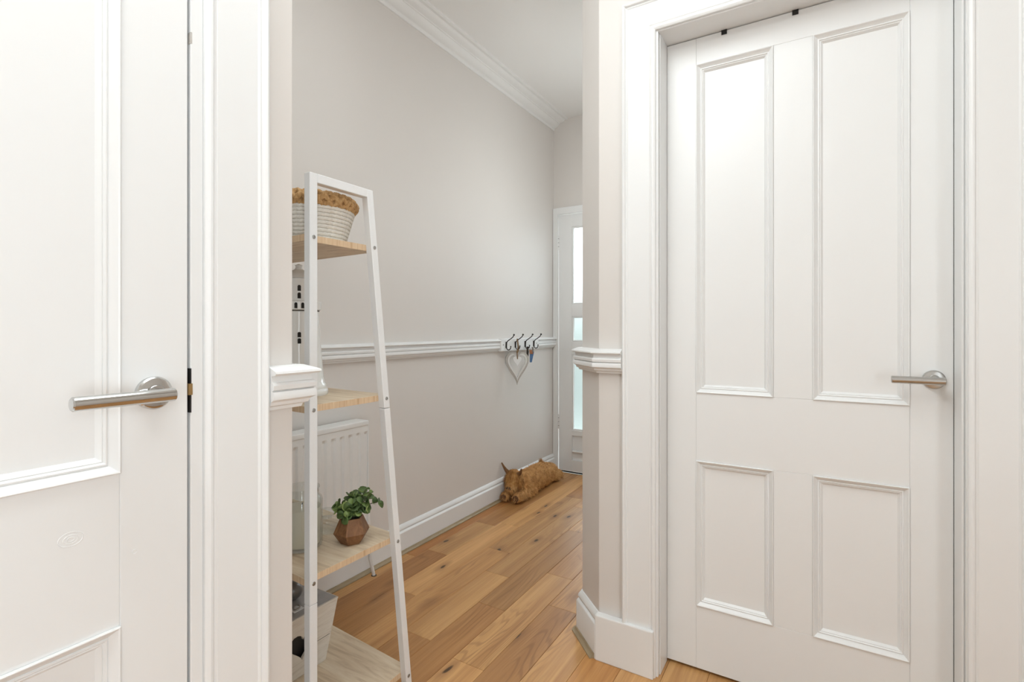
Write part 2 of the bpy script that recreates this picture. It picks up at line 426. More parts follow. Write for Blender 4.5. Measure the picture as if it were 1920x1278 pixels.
tone = {'mid': (1.04, 0.98, 0.88), 'mid2': (0.99, 0.97, 0.91), 'light': (1.30, 1.29, 1.24), 'pale': (1.16, 1.14, 1.07), 'brown': (0.88, 0.78, 0.66),
        'brown2': (0.86, 0.80, 0.70), 'dark': (0.74, 0.61, 0.47), 'red': (0.86, 0.67, 0.48), 'sap': (1.10, 1.09, 1.02), 'warm': (1.14, 1.0, 0.80)}
tn = list(tone.values())
for ci in range(len(seams) - 1):
    x0, x1 = seams[ci], seams[ci + 1]
    ya = YB if x1 > XL + 0.01 else YP
    yb = YF if x0 < EX else YR + T
    if x0 < EX < x1: yb = YF
    if ci in known: js, tones = known[ci]; js = [j for j in js if ya + 0.15 < j < yb - 0.1]; tones = tones[-(len(js) + 1):]
    else: js, tones = [], None
    if ya < 0:
        y = (js[0] if js else yb) - random.uniform(0.5, 1.0); pre = []
        while y > ya + 0.2: pre.insert(0, y); y -= random.uniform(0.6, 1.25)
        js = pre + js; tones = (['?'] * len(pre) + tones) if tones else None
    ys = [ya] + js + [yb]
    for k in range(len(ys) - 1):
        g = 0.0004
        p = build('plank', MB().box((x0 + g, ys[k] + g, -0.012), (x1 - g, ys[k + 1] - g, 0.0)), 'oak', floor, bevel=0.0009)
        tk = tones[k] if tones and k < len(tones) else '?'
        c = tone.get(tk, random.choice(tn)); j = random.uniform(0.96, 1.04)
        p.color = (c[0] * j, c[1] * j, c[2] * j, 1)

# ---- mouldings
dado_prof = [(0, 0.951), (0.011, 0.951), (0.013, 0.957), (0.020, 0.960), (0.022, 0.966), (0.0245, 0.968), (0.030, 0.971), (0.031, 0.979), (0.029, 0.985),
             (0.025, 0.9865), (0.030, 0.989), (0.031, 0.997), (0.028, 1.001), (0.024, 1.002), (0.024, 1.0135), (0.034, 1.015), (0.037, 1.018), (0.036, 1.022), (0.014, 1.031), (0, 1.031)]
struct('trim_1', MB().sweep([(XW, YP + 0.001), (XW, 2.735)], dado_prof, -1), 'trim_h', 'white reeded dado rail along the long hall wall', 'dado rail', smooth=30)
struct('trim_2', MB().sweep([(XW, 3.237), (XW, YF)], dado_prof, -1), 'trim_h', 'short piece of white dado rail beyond the coat hooks', 'dado rail', smooth=30)
struct('trim_3', MB().sweep([(XL, 0.560), (XL, YP), (XW + 0.05, YP)], dado_prof, -1), 'trim_h', 'white dado rail turning the corner of the left pier', 'dado rail', smooth=30)
struct('trim_4', MB().sweep([(-0.549, YR), (CX, CY_), (EX, EY), (EX, YF)], dado_prof, 1), 'trim_h', 'white dado rail wrapping the chamfered corner by the right-hand door', 'dado rail', smooth=30)
cor = [(0, 2.622), (0.008, 2.622), (0.012, 2.627), (0.013, 2.633), (0.010, 2.637), (0.012, 2.640), (0.022, 2.643), (0.036, 2.650), (0.046, 2.660), (0.050, 2.668),
       (0.055, 2.669), (0.057, 2.673), (0.062, 2.674), (0.078, 2.677), (0.090, 2.683), (0.095, 2.691), (0.103, 2.691), (0.112, 2.688), (0.120, 2.691), (0.123, 2.7), (0, 2.7)]
struct('trim_5', MB().sweep([(XW, YP), (XW, YF)], cor, -1), 'cornice_paint', 'white stepped plaster cornice between hall wall and ceiling', 'cornice', smooth=35)
def skirt(h, d=0.02): return [(0, 0), (d, 0), (d, h * 0.74), (d * 0.85, h * 0.775), (d * 0.55, h * 0.80), (d * 0.6, h * 0.83), (d * 0.72, h * 0.86), (d * 0.65, h * 0.91), (d * 0.35, h * 0.965), (d * 0.15, h), (0, h)]
struct('baseboard_hall', MB().sweep([(XW, YP), (XW, YF)], skirt(0.135), -1), 'trim_h', 'white moulded skirting board along the long hall wall', 'skirting', smooth=30)
struct('baseboard_chamfer', MB().sweep([(-0.6, YR), (CX, CY_), (EX, EY), (EX, YF)], skirt(0.149), 1), 'trim_h', 'white moulded skirting board on the chamfered corner', 'skirting', smooth=30)
struct('baseboard_right', MB().box((CX - 0.005, YR - 0.026, 0), (-0.4462, YR, 0.15)), 'trim_paint', 'plain white plinth block at the foot of the right-hand architrave', 'skirting', bevel=0.004, seg=2)
struct('baseboard_left', MB().box((XL, 0.452, 0), (XL + 0.022, YP + 0.02, 0.15)), 'trim_paint', 'white plinth block at the foot of the left pier', 'skirting', bevel=0.004, seg=2)
qr = [(0.020, 0.0)] + [(0.020 + 0.016 * math.cos(a), 0.016 * math.sin(a)) for a in [0, 0.4, 0.8, 1.2, PI / 2]] + [(0.020, 0.016)]
qr = [(0.020, 0), (0.036, 0), (0.036, 0.004), (0.030, 0.006), (0.026, 0.010), (0.024, 0.016), (0.020, 0.016)]
struct('trim_6', MB().sweep([(XW, YP + 0.03), (XW, YF - 0.05)], qr, -1), 'scotia_wood', 'thin oak scotia strip along the foot of the long hall wall', 'floor trim', smooth=30)
dx = 0.7071
struct('trim_7', MB().sweep([(CX + 0.004, CY_ - 0.004), (EX + 0.001, EY - 0.001), (EX + 0.0, EY + 0.01)], [(a + 0.0, z) for a, z in qr], 1), 'scotia_wood', 'short oak scotia strip at the foot of the chamfered corner', 'floor trim', smooth=30)

# architraves: profile (across from inner edge, height off wall)
arch = [(0, 0), (0, 0.011), (0.003, 0.014), (0.007, 0.0155), (0.011, 0.0145), (0.014, 0.0115), (0.017, 0.0125), (0.0185, 0.014), (0.088, 0.0145), (0.090, 0.0165), (0.092, 0.0175), (0.094, 0.0160), (0.0955, 0.0175), (0.098, 0.0215), (0.102, 0.0235), (0.106, 0.0215), (0.107, 0.018), (0.107, 0)]
def architrave(name, label, a0, a1, zt, f, z0=0.0, w=1.0):
    """U-shaped casing; f(a, h, z) -> world point"""
    b = MB(); m = len(arch); vs = []
    for corner in range(4):
        for u, h in arch:
            u *= w
            a = a0 - u if corner < 2 else a1 + u
            z = z0 if corner in (0, 3) else zt + u
            vs.append(f(a, h, z))
    fs = []
    for c_ in range(3):
        for j in range(m):
            k = (j + 1) % m; fs.append((c_ * m + j, c_ * m + k, (c_ + 1) * m + k, (c_ + 1) * m + j))
    fs.append(tuple(range(m))); fs.append(tuple(3 * m + j for j in range(m)))
    b.add(vs, fs)
    return struct(name, b, 'trim_paint', label, 'door frame', smooth=28)
architrave('trim_8', 'white moulded architrave around the right-hand four-panel door', -0.443, 0.304, 2.037, lambda a, h, z: (a, YR - h, z), 0.0, 0.99)
architrave('trim_9', 'white moulded architrave around the near left door', -0.316, 0.452, 2.055, lambda a, h, z: (XL + h, a, z))
flat = lambda: None
b = MB()   # far door architrave, plain and narrow
for lo, hi in (((D0 - 0.026, YF - 0.018, 0), (D0 + 0.014, YF, 2.018)), ((D1 - 0.014, YF - 0.018, 0), (D1 + 0.04, YF, 2.018)), ((D0 + 0.014, YF - 0.018, DH - 0.012), (D1 - 0.014, YF, 2.018))):
    b.box(lo, hi)
struct('trim_10', b, 'trim_paint', 'plain white frame around the glazed end door', 'door frame', bevel=0.002)
# door linings and stops
b = MB()
b.box((R0, YR - 0.004, 0), (-0.4365, YR + T, RH)); b.box((0.3015, YR - 0.004, 0), (R1, YR + T, RH)); b.box((-0.4365, YR - 0.004, 2.033), (0.3015, YR + T, RH))
b.box((-0.4365, YR + 0.012, 0), (-0.4331, YR + 0.0938, 2.033)); b.box((0.2958, YR + 0.012, 0), (0.3015, YR + 0.0938, 2.033))
struct('trim_11', b, 'trim_paint', 'white door lining inside the right-hand architrave', 'door frame', bevel=0.0015)
b = MB()
b.box((XL - T, L0, 0), (XL + 0.006, L0 + 0.012, LH)); b.box((XL - T, 0.4325, 0), (XL + 0.006, 0.4525, LH)); b.box((XL - T, L0 + 0.012, 2.036), (XL + 0.006, 0.4325, LH))
b.box((XL - 0.09, 0.41, 0), (XL - 0.045, 0.4325, 2.036))
lining = struct('trim_12', b, 'trim_paint', 'white door lining beside the edge of the near left door', 'door frame', bevel=0.002)
st = build('strike_plate', MB().box((XL - 0.004, 0.4310, 0.966), (XL + 0.0065, 0.4332, 1.036)), 'black', lining); st['label'] = 'dark metal strike plate'
build('latch_bolt', MB().box((XL - 0.004, 0.4290, 0.994), (XL + 0.0075, 0.4346, 1.012)), 'brass', lining)['label'] = 'brass latch bolt'
build('strike_plate', MB().box((XL - 0.002, 0.4320, 1.552), (XL + 0.0064, 0.4345, 1.570)), 'heart_wood', lining)['label'] = 'small worn keep high on the frame'

# ================================================================= doors
def four_panel_door(name, label, loc, rotz, W, H, z0, handle_mat, stand, hx, hz, ext, ln):
    """local frame: x along the door (0..W), y = into the room behind, front face at y = 0"""
    d = thing(name, label, 'door', loc, None, 'structure', rotz)
    t = 0.04
    px = [(0.093, 0.314), (0.416, 0.639)]
    pz = [(0.210, 0.675), (0.893, 1.945)]
    def L(n, mb_, m, par=d, **k): return build(n, mb_, m, par, local=True, **k)
    g = 0.0002
    for x0, x1 in ((0, px[0][0]), (px[1][1], W)):
        L('stile', MB().box((x0, 0, z0), (x1, t, z0 + H)), 'door_paint', bevel=0.0012)
    for za, zb in ((z0, pz[0][0]), (pz[0][1], pz[1][0]), (pz[1][1], z0 + H)):
        L('rail', MB().box((px[0][0] + g, 0.0003, za), (px[1][1] - g, t, zb)), 'door_paint', bevel=0.0008)
    for za, zb in pz:
        L('muntin', MB().box((px[0][1], 0.0002, za + g), (px[1][0], t, zb - g)), 'door_paint', bevel=0.0008)
    prof = [(0.0, 0.0), (0.0, 0.0035), (0.0015, 0.0045), (0.0035, 0.0035), (0.0045, 0.0018), (0.0105, -0.0035), (0.0125, -0.0055), (0.0135, -0.0040), (0.0155, -0.0035), (0.0170, -0.0050), (0.0178, -0.0068), (0.0195, -0.0062), (0.0260, -0.0140), (0.0, -0.0140)]
    for za, zb in pz:
        for x0, x1 in px:
            L('panel', MB().box((x0, 0.013, za), (x1, 0.027, zb)), 'door_paint')
            b = MB(); m = len(prof); vs = []; fs = []
            for cx, cz, sx, sz in ((x0, za, 1, 1), (x1, za, -1, 1), (x1, zb, -1, -1), (x0, zb, 1, -1)):
                for u, h in prof: vs.append((cx + sx * u, -h, cz + sz * u))
            for c_ in range(4):
                for j in range(m):
                    k = (j + 1) % m; n_ = (c_ + 1) % 4
                    fs.append((c_ * m + j, c_ * m + k, n_ * m + k, n_ * m + j))
            b.add(vs, fs)
            L('panel_moulding', b, 'door_paint', smooth=25)
    rose = MB().lathe([(0, -0.0105), (0.0185, -0.0105), (0.0222, -0.0095), (0.0242, -0.007), (0.0245, 0.0)], (hx, 0, hz), 48, 'Y')
    h = L('handle', rose, handle_mat, smooth=35); h['label'] = 'round rose of the lever handle'
    def sub(n, mb_):
        mb_.v = [tuple(Vector(v) - h.location) for v in mb_.v]
        return build(n, mb_, handle_mat, h, local=True, smooth=35)
    sub('collar', MB().lathe([(0.0125, -0.009), (0.0125, -0.0125), (0.0115, -0.0140), (0.0085, -0.0140), (0.0085, -stand)], (hx, 0, hz), 32, 'Y'))
    pth = [(hx + ext, -stand, hz), (hx + ext - 0.0015, -stand, hz), (hx + ext - ln + 0.0015, -stand, hz), (hx + ext - ln, -stand, hz)]
    lr = [0.0078, 0.0095, 0.0095, 0.0078]
    b = MB(); seg = 28
    vs = [(p[0], p[1] + r * math.cos(2 * PI * j / seg), p[2] + r * math.sin(2 * PI * j / seg)) for p, r in zip(pth, lr) for j in range(seg)]
    fs = [(i * seg + j, i * seg + (j + 1) % seg, (i + 1) * seg + (j + 1) % seg, (i + 1) * seg + j) for i in range(3) for j in range(seg)]
    fs += [tuple(range(seg)), tuple(3 * seg + j for j in range(seg))]
    sub('lever', b.add(vs, fs))
    return d
four_panel_door('door_1', 'near white four-panel door on the left with polished chrome lever', (-0.857, -0.302, 0), PI / 2, 0.7305, 2.022, 0.009, 'chrome', 0.046, 0.681, 1.003, 0.009, 0.122)
four_panel_door('door_2', 'white four-panel door on the right with brushed steel lever', (-0.4335, 1.714, 0), 0, 0.7290, 2.0215, 0.009, 'brushed', 0.050, 0.6885, 0.9655, 0.0170, 0.1115)

d1 = bpy.data.objects['door_1']
def relief(n, x, z, rings, sy):
    b = MB()
    for r, h in rings: b.lathe([(r * 0.82, 0.0006), (r * 0.9, -h), (r, 0.0006)], (0, 0, 0), 24, 'Y')
    b.v = [(x + vx, vy, z + vz * sy) for vx, vy, vz in b.v]
    build(n, b, 'door_paint', d1, local=True, smooth=True)
relief('knot_mark', 0.281 + 0.302, 0.818, [(0.0045, 0.00022), (0.009, 0.00010), (0.015, 0.00006)], 0.7)
relief('paint_dent', 0.355 + 0.302, 0.774, [(0.0035, 0.0007)], 1.0)

# black over-door hanger gripping the top of the right-hand door
t = thing('over_door_hanger', 'black strap hanger hooked over the top edge of the right-hand door', 'door hanger', (0, 1.7345, 2.0315))
for x in (-0.2565, -0.0615, 0.0855):
    b = MB(); b.box((x - 0.008, 1.7115, 2.0185), (x + 0.008, 1.7135, 2.0318)); b.box((x - 0.008, 1.7115, 2.0308), (x + 0.008, 1.757, 2.0326)); b.box((x - 0.008, 1.7555, 1.96), (x + 0.008, 1.7572, 2.0326))
    build('strap', b, 'black', t)
build('rear_bar', MB().box((-0.29, 1.7573, 1.955), (0.12, 1.7593, 1.975)), 'black', t)

# ---- glazed end door
d3 = thing('door_3', 'white glazed door with frosted panes at the far end of the hall', 'door', (-1.32, 3.57, 0), None, 'structure')
x0, x1, ya, yb = -1.7215, -0.921, 3.556, 3.594
gx0, gx1 = -1.612, -1.03
build('stile', MB().box((x0, ya, 0.012), (gx0, yb, 1.966)), 'door_paint', d3, bevel=0.002)
build('stile', MB().box((gx1, ya, 0.012), (x1, yb, 1.966)), 'door_paint', d3, bevel=0.002)
zr = [(0.012, 0.10), (0.285, 0.326), (0.901, 0.998), (1.188, 1.281), (1.868, 1.966)]
for za, zb in zr: build('rail', MB().box((gx0, ya, za), (gx1, yb, zb)), 'door_paint', d3, bevel=0.002)
build('panel', MB().box((gx0, ya + 0.014, 0.10), (gx1, yb - 0.01, 0.285)), 'door_paint', d3)
for za, zb in ((0.326, 0.901), (0.998, 1.188), (1.281, 1.868)):
    p = build('pane', MB().box((gx0, ya + 0.017, za), (gx1, ya + 0.021, zb)), 'frosted', d3); p['label'] = 'frosted glass pane'
    b = MB()
    for lo, hi in (((gx0, za), (gx0 + 0.012, zb)), ((gx1 - 0.012, za), (gx1, zb)), ((gx0 + 0.012, za), (gx1 - 0.012, za + 0.012)), ((gx0 + 0.012, zb - 0.012), (gx1 - 0.012, zb))):
        b.box((lo[0], ya + 0.004, lo[1]), (hi[0], ya + 0.0168, hi[1]))
    build('glazing_bead', b, 'door_paint', d3, bevel=0.003)
build('panel_moulding', MB().box((gx0 + 0.002, ya - 0.006, 0.16), (gx1 - 0.002, ya + 0.0138, 0.172)), 'door_paint', d3, bevel=0.004)
for z in (1.755, 0.382):
    hg = build('hinge', MB().lathe([(0.0, -0.055), (0.005, -0.055), (0.005, 0.055), (0, 0.055)], (x0 - 0.001, ya - 0.004, z), 10), 'rad_white', d3, smooth=30)
    for dz in (-0.03, 0.0, 0.03):
        build('hinge_gap', MB().box((x0 - 0.0062, ya - 0.0095, z + dz - 0.001), (x0 + 0.0045, ya - 0.001, z + dz + 0.001)), 'dark', hg)
build('threshold_gap', MB().box((D0 + 0.01, ya + 0.004, 0.0), (D1 - 0.01, yb, 0.0115)), 'dark', d3)
struct('ground_outside', MB().box((-6, YF + T + 0.001, -0.2), (4, 14, -0.06)), 'ground', 'unseen grey paving added outside the glazed end door to darken the lower panes', 'ground')  # unseen ground added so the lower frosted panes come out darker
b = MB(); b.box((-6, 7.0, -0.06), (4, 7.3, 1.75))
struct('sky_screen_outside', b, 'ground', 'unseen grey screen wall added outside the glazed end door to block low sky', 'wall')  # unseen wall, added and sized to hold back sky light at the glass

# ================================================================= radiator
rad = thing('radiator', 'white fluted panel radiator low on the hall wall behind the shelf', 'radiator', (XW + 0.06, 1.18, 0.20))
ra, rb, rz0, rz1, rx = 0.80, 1.568, 0.205, 0.704, -1.668
build('back_panel', MB().box((-1.742, ra, rz0), (-1.728, rb, rz1 - 0.02)), 'rad_white', rad, bevel=0.003)
b = MB(); n = 17; pit = (rb - ra - 0.03) / n; vs = []; fs = []
rows = [(rz0 + 0.004, 0), (rz0 + 0.03, 0), (rz0 + 0.045, 1), (rz1 - 0.058, 1), (rz1 - 0.046, 0), (rz1 - 0.02, 0)]
pr = []
for i in range(n):
    y = ra + 0.015 + i * pit
    pr += [(y, 0), (y + pit * 0.22, 0), (y + pit * 0.38, 1), (y + pit * 0.84, 1), (y + pit * 0.99, 0)]
pr = [(ra, 0)] + pr + [(rb, 0)]
for z, on in rows:
    for y, q in pr: vs.append((rx - 0.0065 * (0 if not on else (1 - q)), y, z))
m_ = len(pr)
for i in range(len(rows) - 1):
    for j in range(m_ - 1): fs.append((i * m_ + j, i * m_ + j + 1, (i + 1) * m_ + j + 1, (i + 1) * m_ + j))
o = len(vs); vs += [(rx - 0.014, y, z) for z, _ in rows for y in (ra, rb)]
b.add(vs, fs)
b.box((rx - 0.016, ra, rz0), (rx - 0.0105, rb, rz1 - 0.02))
build('fluted_panel', b, 'rad_white', rad, smooth=20)
b = MB(); b.box((-1.744, ra - 0.002, rz1 - 0.022), (rx + 0.003, rb + 0.002, rz1))
build('top_grille', b, 'rad_white', rad, bevel=0.006, seg=3, smooth=30)
for y in (ra - 0.004, rb - 0.002):
    build('side_cover', MB().box((-1.744, y, rz0 + 0.01), (rx + 0.002, y + 0.006, rz1 - 0.004)), 'rad_white', rad, bevel=0.002)
build('supply_pipe', MB().tube([(-1.705, 1.60, 0.30), (-1.705, 1.607, 0.24), (-1.705, 1.610, 0.16), (-1.705, 1.615, 0.08), (-1.702, 1.628, 0.02), (-1.700, 1.632, 0.0005)], 0.0072, 12), 'pipe', rad, smooth=True)
build('valve', MB().lathe([(0, 0.29), (0.014, 0.29), (0.016, 0.30), (0.016, 0.33), (0.012, 0.34), (0, 0.34)], (-1.705, 1.592, -0.05), 16), 'pipe', rad, smooth=30)
build('pipe_hole_dark', MB().lathe([(0.0075, 0.0002), (0.012, 0.0002), (0.011, 0.0018), (0.0075, 0.0018)], (-1.700, 1.632, 0), 16), 'iron', rad)  # dark ring painting in the small dark hole at the foot of the pipe
build('wall_bracket', MB().box((XW + 0.001, 0.95, 0.3), (-1.742, 0.98, 0.6)), 'rad_white', rad)
build('wall_bracket', MB().box((XW + 0.001, 1.38, 0.3), (-1.742, 1.41, 0.6)), 'rad_white', rad)

# ================================================================= ladder shelf
XS = -1.000; XE = -1.60; TB = 0.021; SK = 0.07     # near frame face, far frame, tube size, slight racking of the unit
def sk(x): return SK * (XS - x)
z_b = [0.1137, 0.5105, 0.9105, 1.3105]; zt = 1.4585
yb0 = 0.764                                                     # rear post, near frame
def yfront(z): return 0.9935 + (1.121 - z) * 0.1085 if True else 0   # outer face of the sloping front post
shelf = thing('ladder_shelf', 'white metal ladder shelf with four pale oak boards in the hall recess', 'shelf unit', (-1.3, 0.95, 0))
def frame(xo, hole=False):
    s_ = sk(xo); xi = xo - TB
    Y = lambda y: y + s_
    build('rear_post', MB().box((xi, Y(yb0), 0.003), (xo, Y(yb0 + TB), 0.462)), 'metal_white', shelf, bevel=0.0012)
    pu = build('rear_post', MB().box((xi, Y(yb0), 0.4628), (xo, Y(yb0 + TB), zt)), 'metal_white', shelf, bevel=0.0012)
    def slope(z0, z1, n):
        b = MB()
        vs = []
        for z in (z0, z1):
            f = yfront(z)
            vs += [(xi, Y(f - TB), z), (xo, Y(f - TB), z), (xo, Y(f), z), (xi, Y(f), z)]
        b.add(vs, [(0, 3, 2, 1), (4, 5, 6, 7), (0, 1, 5, 4), (1, 2, 6, 5), (2, 3, 7, 6), (3, 0, 4, 7)])
        return build(n, b, 'metal_white', shelf, bevel=0.0012)
    slope(0.003, 0.8835, 'front_post'); pf = slope(0.885, zt, 'front_post')
    build('top_bar', MB().box((xi, Y(yb0 + TB) + 0.0002, zt - TB), (xo, Y(yfront(zt) - TB) + 0.002, zt)), 'metal_white', shelf, bevel=0.0012)
    build('foot', MB().box((xi, Y(yb0), 0.0), (xo, Y(yb0 + TB), 0.003)), 'black', shelf)
    build('foot', MB().box((xi, Y(yfront(0) - TB), 0.0), (xo, Y(yfront(0)), 0.003)), 'black', shelf)
    if hole:
        for z in z_b:
            for y in (yb0 + TB * 0.5, yfront(z) - TB * 0.5):
                sc_ = build('screw', MB().lathe([(0.0, -0.001), (0.0048, -0.001), (0.0048, 0.0008), (0.0040, 0.0014), (0.0024, 0.0014), (0.0022, 0.0004), (0, 0.0004)], (xo, Y(y), z), 14, 'X'), 'screw', shelf, smooth=30)
        build('bolt_hole', MB().lathe([(0, -0.0003), (0.003, -0.0003), (0.003, 0.001), (0, 0.001)], (xo - TB * 0.45, Y(yb0) - 0.0002, 1.012), 12, 'Y'), 'black', shelf)
frame(XS, True); frame(XE)
for z in z_b:
    f = yfront(z) - 0.002
    y0_, y1_ = yb0 + 0.001, f
    xa, xb = XS - TB - 0.0006, XE + 0.0006
    h = 0.008
    c = 0.012
    # plan outline with clipped front corners, racked with the unit
    pl = [(xa, y0_ + sk(xa)), (xa, y1_ - 0.002 + sk(xa)), (xa - c * 0.3, y1_ + c * 0.7 + sk(xa)), (xa - c * 1.6, y1_ + c + sk(xa)), (xb + c, y1_ + c + sk(xb)), (xb, y1_ + sk(xb)), (xb, y0_ + sk(xb))]
    bd = build('board', MB().prism(pl, z - h, z + h), 'shelf_wood', shelf, bevel=0.0008)
    e = 0.0003
    band = MB().box((xa - 0.0005, y0_ + sk(xa) + 0.001, z - h + e), (xa + e, y1_ - 0.002 + sk(xa), z + h - e))
    build('edge_band', band, 'shelf_edge', bd)
    bv = MB(); ys_ = y0_ - e
    bv.add([(xa, ys_ + sk(xa), z - h + e), (xb, ys_ + sk(xb), z - h + e), (xb, ys_ + sk(xb), z + h - e), (xa, ys_ + sk(xa), z + h - e),
            (xa, ys_ + sk(xa) + 0.0006, z - h + e), (xb, ys_ + sk(xb) + 0.0006, z - h + e), (xb, ys_ + sk(xb) + 0.0006, z + h - e), (xa, ys_ + sk(xa) + 0.0006, z + h - e)],
           [(0, 3, 2, 1), (4, 5, 6, 7), (0, 1, 5, 4), (1, 2, 6, 5), (2, 3, 7, 6), (3, 0, 4, 7)])
    build('edge_band', bv, 'shelf_edge', bd)
ZT = [z + 0.008 for z in z_b]

# ================================================================= things on the shelf
# --- rope basket on the top board
bx, by, bz = -1.128, 0.868, ZT[3]
bas = thing('rope_basket', 'white cotton rope basket with braided jute rim on the top board', 'basket', (bx, by, bz))
nrow = 9; rr = 0.0052
def ring(R, z, r, twist, amp, seg=120, ts=8, ov=1.0):
    b = MB(); vs = []; fs = []
    for i in range(seg):
        a = 2 * PI * i / seg
        for j in range(ts):
            p = 2 * PI * j / ts
            q = r * (1 + amp * math.cos(2 * p + twist * a))
            vs.append((bx + (R + q * math.cos(p)) * math.cos(a), by + (R + q * math.cos(p)) * math.sin(a), z + q * math.sin(p) * ov))
    for i in range(seg):
        for j in range(ts):
            k = (j + 1) % ts; i2 = (i + 1) % seg
            fs.append((i * ts + j, i2 * ts + j, i2 * ts + k, i * ts + k))
    return b.add(vs, fs)
build('base', MB().lathe([(0, 0.0005), (0.080, 0.0005), (0.082, 0.006), (0, 0.006)], (bx, by, bz), 40), 'cotton', bas, smooth=30)
for i in range(nrow):
    tt = i / (nrow - 1)
    build('coil', ring(0.080 + 0.021 * tt, bz + 0.0055 + i * 0.0090, rr, 44, 0.14), 'cotton', bas, smooth=True)
build('rim_core', MB().lathe([(0.0985, 0.084), (0.1045, 0.084), (0.1065, 0.0975), (0.1045, 0.111), (0.0985, 0.111), (0.0985, 0.084)], (bx, by, bz), 48), 'jute', bas, smooth=True)
for k in range(3):
    b = MB(); path = []
    n = 240
    for i in range(n):
        a = 2 * PI * i / n; ph = 9 * a + k * 2 * PI / 3
        R = 0.1055 + 0.0048 * math.cos(2 * ph); z = bz + 0.0975 + 0.0135 * math.sin(ph)
        path.append((bx + R * math.cos(a), by + R * math.sin(a), z))
    build('braid_strand', b.tube(path, 0.0068, 10, True, lambda t, a: 0.0068 * (1 + 0.16 * math.cos(3 * a + 2 * PI * 60 * t))), 'jute', bas, smooth=True)

# --- ceramic lighthouse on the second board
lx, ly, lz = -1.215, 0.893, ZT[2]
lh = thing('lighthouse_ornament', 'tall white ceramic lighthouse ornament with small square windows on the second board', 'ornament', (lx, ly, lz))
build('tower', MB().lathe([(0, 0), (0.0735, 0), (0.0755, 0.004), (0.0755, 0.012), (0.0735, 0.016), (0.0705, 0.0175), (0.0715, 0.022), (0.0705, 0.029), (0.0665, 0.033), (0.0635, 0.05), (0.0575, 0.12), (0.0530, 0.19), (0.0505, 0.228), (0, 0.228)], (lx, ly, lz), 48), 'ceramic', lh, smooth=40)
build('gallery', MB().lathe([(0, 0.229), (0.052, 0.229), (0.057, 0.232), (0.0575, 0.252), (0.0545, 0.254), (0.0, 0.254)], (lx, ly, lz), 40), 'ceramic', lh, smooth=40)
build('lantern_room', MB().lathe([(0, 0.2545), (0.0435, 0.2545), (0.0415, 0.306), (0.0435, 0.309), (0.0435, 0.314), (0, 0.314)], (lx, ly, lz), 40), 'ceramic', lh, smooth=40)
build('roof', MB().lathe([(0.0, 0.3145), (0.046, 0.3145), (0.044, 0.318), (0.026, 0.332), (0.010, 0.341), (0.008, 0.348), (0.010, 0.352), (0.0, 0.356)], (lx, ly, lz), 40), 'ceramic', lh, smooth=40)
va = math.atan2(-ly, -lx)
def win(ang, r, z, w_, h_, n='window'):
    ca, sa = math.cos(ang), math.sin(ang)
    b = MB(); pts = []
    for dr in (-0.006, 0.0008):
        for (u, v) in ((-w_, 0), (w_, 0), (w_, h_ * 0.8), (w_ * 0.6, h_), (-w_ * 0.6, h_), (-w_, h_ * 0.8)):
            pts.append((lx + ca * (r + dr) - sa * u, ly + sa * (r + dr) + ca * u, lz + z + v))
    b.add(pts, [(5, 4, 3, 2, 1, 0), (6, 7, 8, 9, 10, 11)] + [(i, (i + 1) % 6, (i + 1) % 6 + 6, i + 6) for i in range(6)])
    build(n, b, 'dark', lh)
for q in range(2):
    g = va + q * PI + 0.02
    win(g, 0.0420, 0.280, 0.0042, 0.0155); win(g, 0.0427, 0.260, 0.0042, 0.0155)
    win(g, 0.0556, 0.1575, 0.0042, 0.0135); win(g, 0.0566, 0.1410, 0.0042, 0.0135)
    for e in (-2.5, -1.5, -0.5, 0.5, 1.5, 2.5):
        win(g + e * 0.29, 0.0573, 0.2335, 0.0036, 0.0150)
build('gallery_painted_shadow', MB().lathe([(0.0512, 0.2265), (0.0525, 0.2265), (0.0525, 0.2288), (0.0512, 0.2288)], (lx, ly, lz), 40), 'dark', lh)  # dark ring colouring in the shade below the gallery rim

# --- candle jar and its lid, potted plant on the third board
jx, jy, jz = -1.182, 0.878, ZT[1]
jar = thing('candle_jar', 'large clear glass jar of cream wax on the third board', 'candle jar', (jx, jy, jz))
R_ = 0.052
build('glass', MB().lathe([(0, 0.0004), (0.045, 0.0004), (0.050, 0.004), (R_, 0.012), (R_, 0.122), (0.050, 0.130), (0.045, 0.1365), (0.0425, 0.141), (0.0425, 0.153), (0.0455, 0.157), (0.0445, 0.160), (0.0405, 0.159), (0.0395, 0.140), (0.0455, 0.130), (0.0485, 0.120), (0.0485, 0.016), (0.046, 0.010), (0, 0.009)], (jx, jy, jz), 48), 'clear', jar, smooth=40)
build('wax', MB().lathe([(0, 0.0095), (0.0455, 0.0105), (0.0482, 0.0165), (0.0482, 0.104), (0.047, 0.106), (0, 0.1055)], (jx, jy, jz), 40), 'wax', jar, smooth=40)
build('wick', MB().tube([(jx, jy, jz + 0.1058), (jx + 0.001, jy, jz + 0.112), (jx + 0.003, jy, jz + 0.117)], 0.0012, 6), 'black', jar)
kx, ky, kz = -1.222, 0.992, ZT[1]
lid = thing('jar_lid', 'clear glass jar lid lying on the third board beside the jar', 'lid', (kx, ky, kz))
build('dome', MB().lathe([(0, 0.0004), (0.043, 0.0004), (0.0445, 0.006), (0.041, 0.011), (0.0455, 0.015), (0.0455, 0.020), (0.036, 0.027), (0.024, 0.032), (0, 0.033)], (kx, ky, kz), 40), 'clear', lid, smooth=35)
build('knob', MB().lathe([(0, 0.0332), (0.013, 0.0332), (0.012, 0.038), (0.021, 0.044), (0.0235, 0.050), (0.020, 0.057), (0.010, 0.060), (0, 0.0605)], (kx, ky, kz), 32), 'clear', lid, smooth=40)

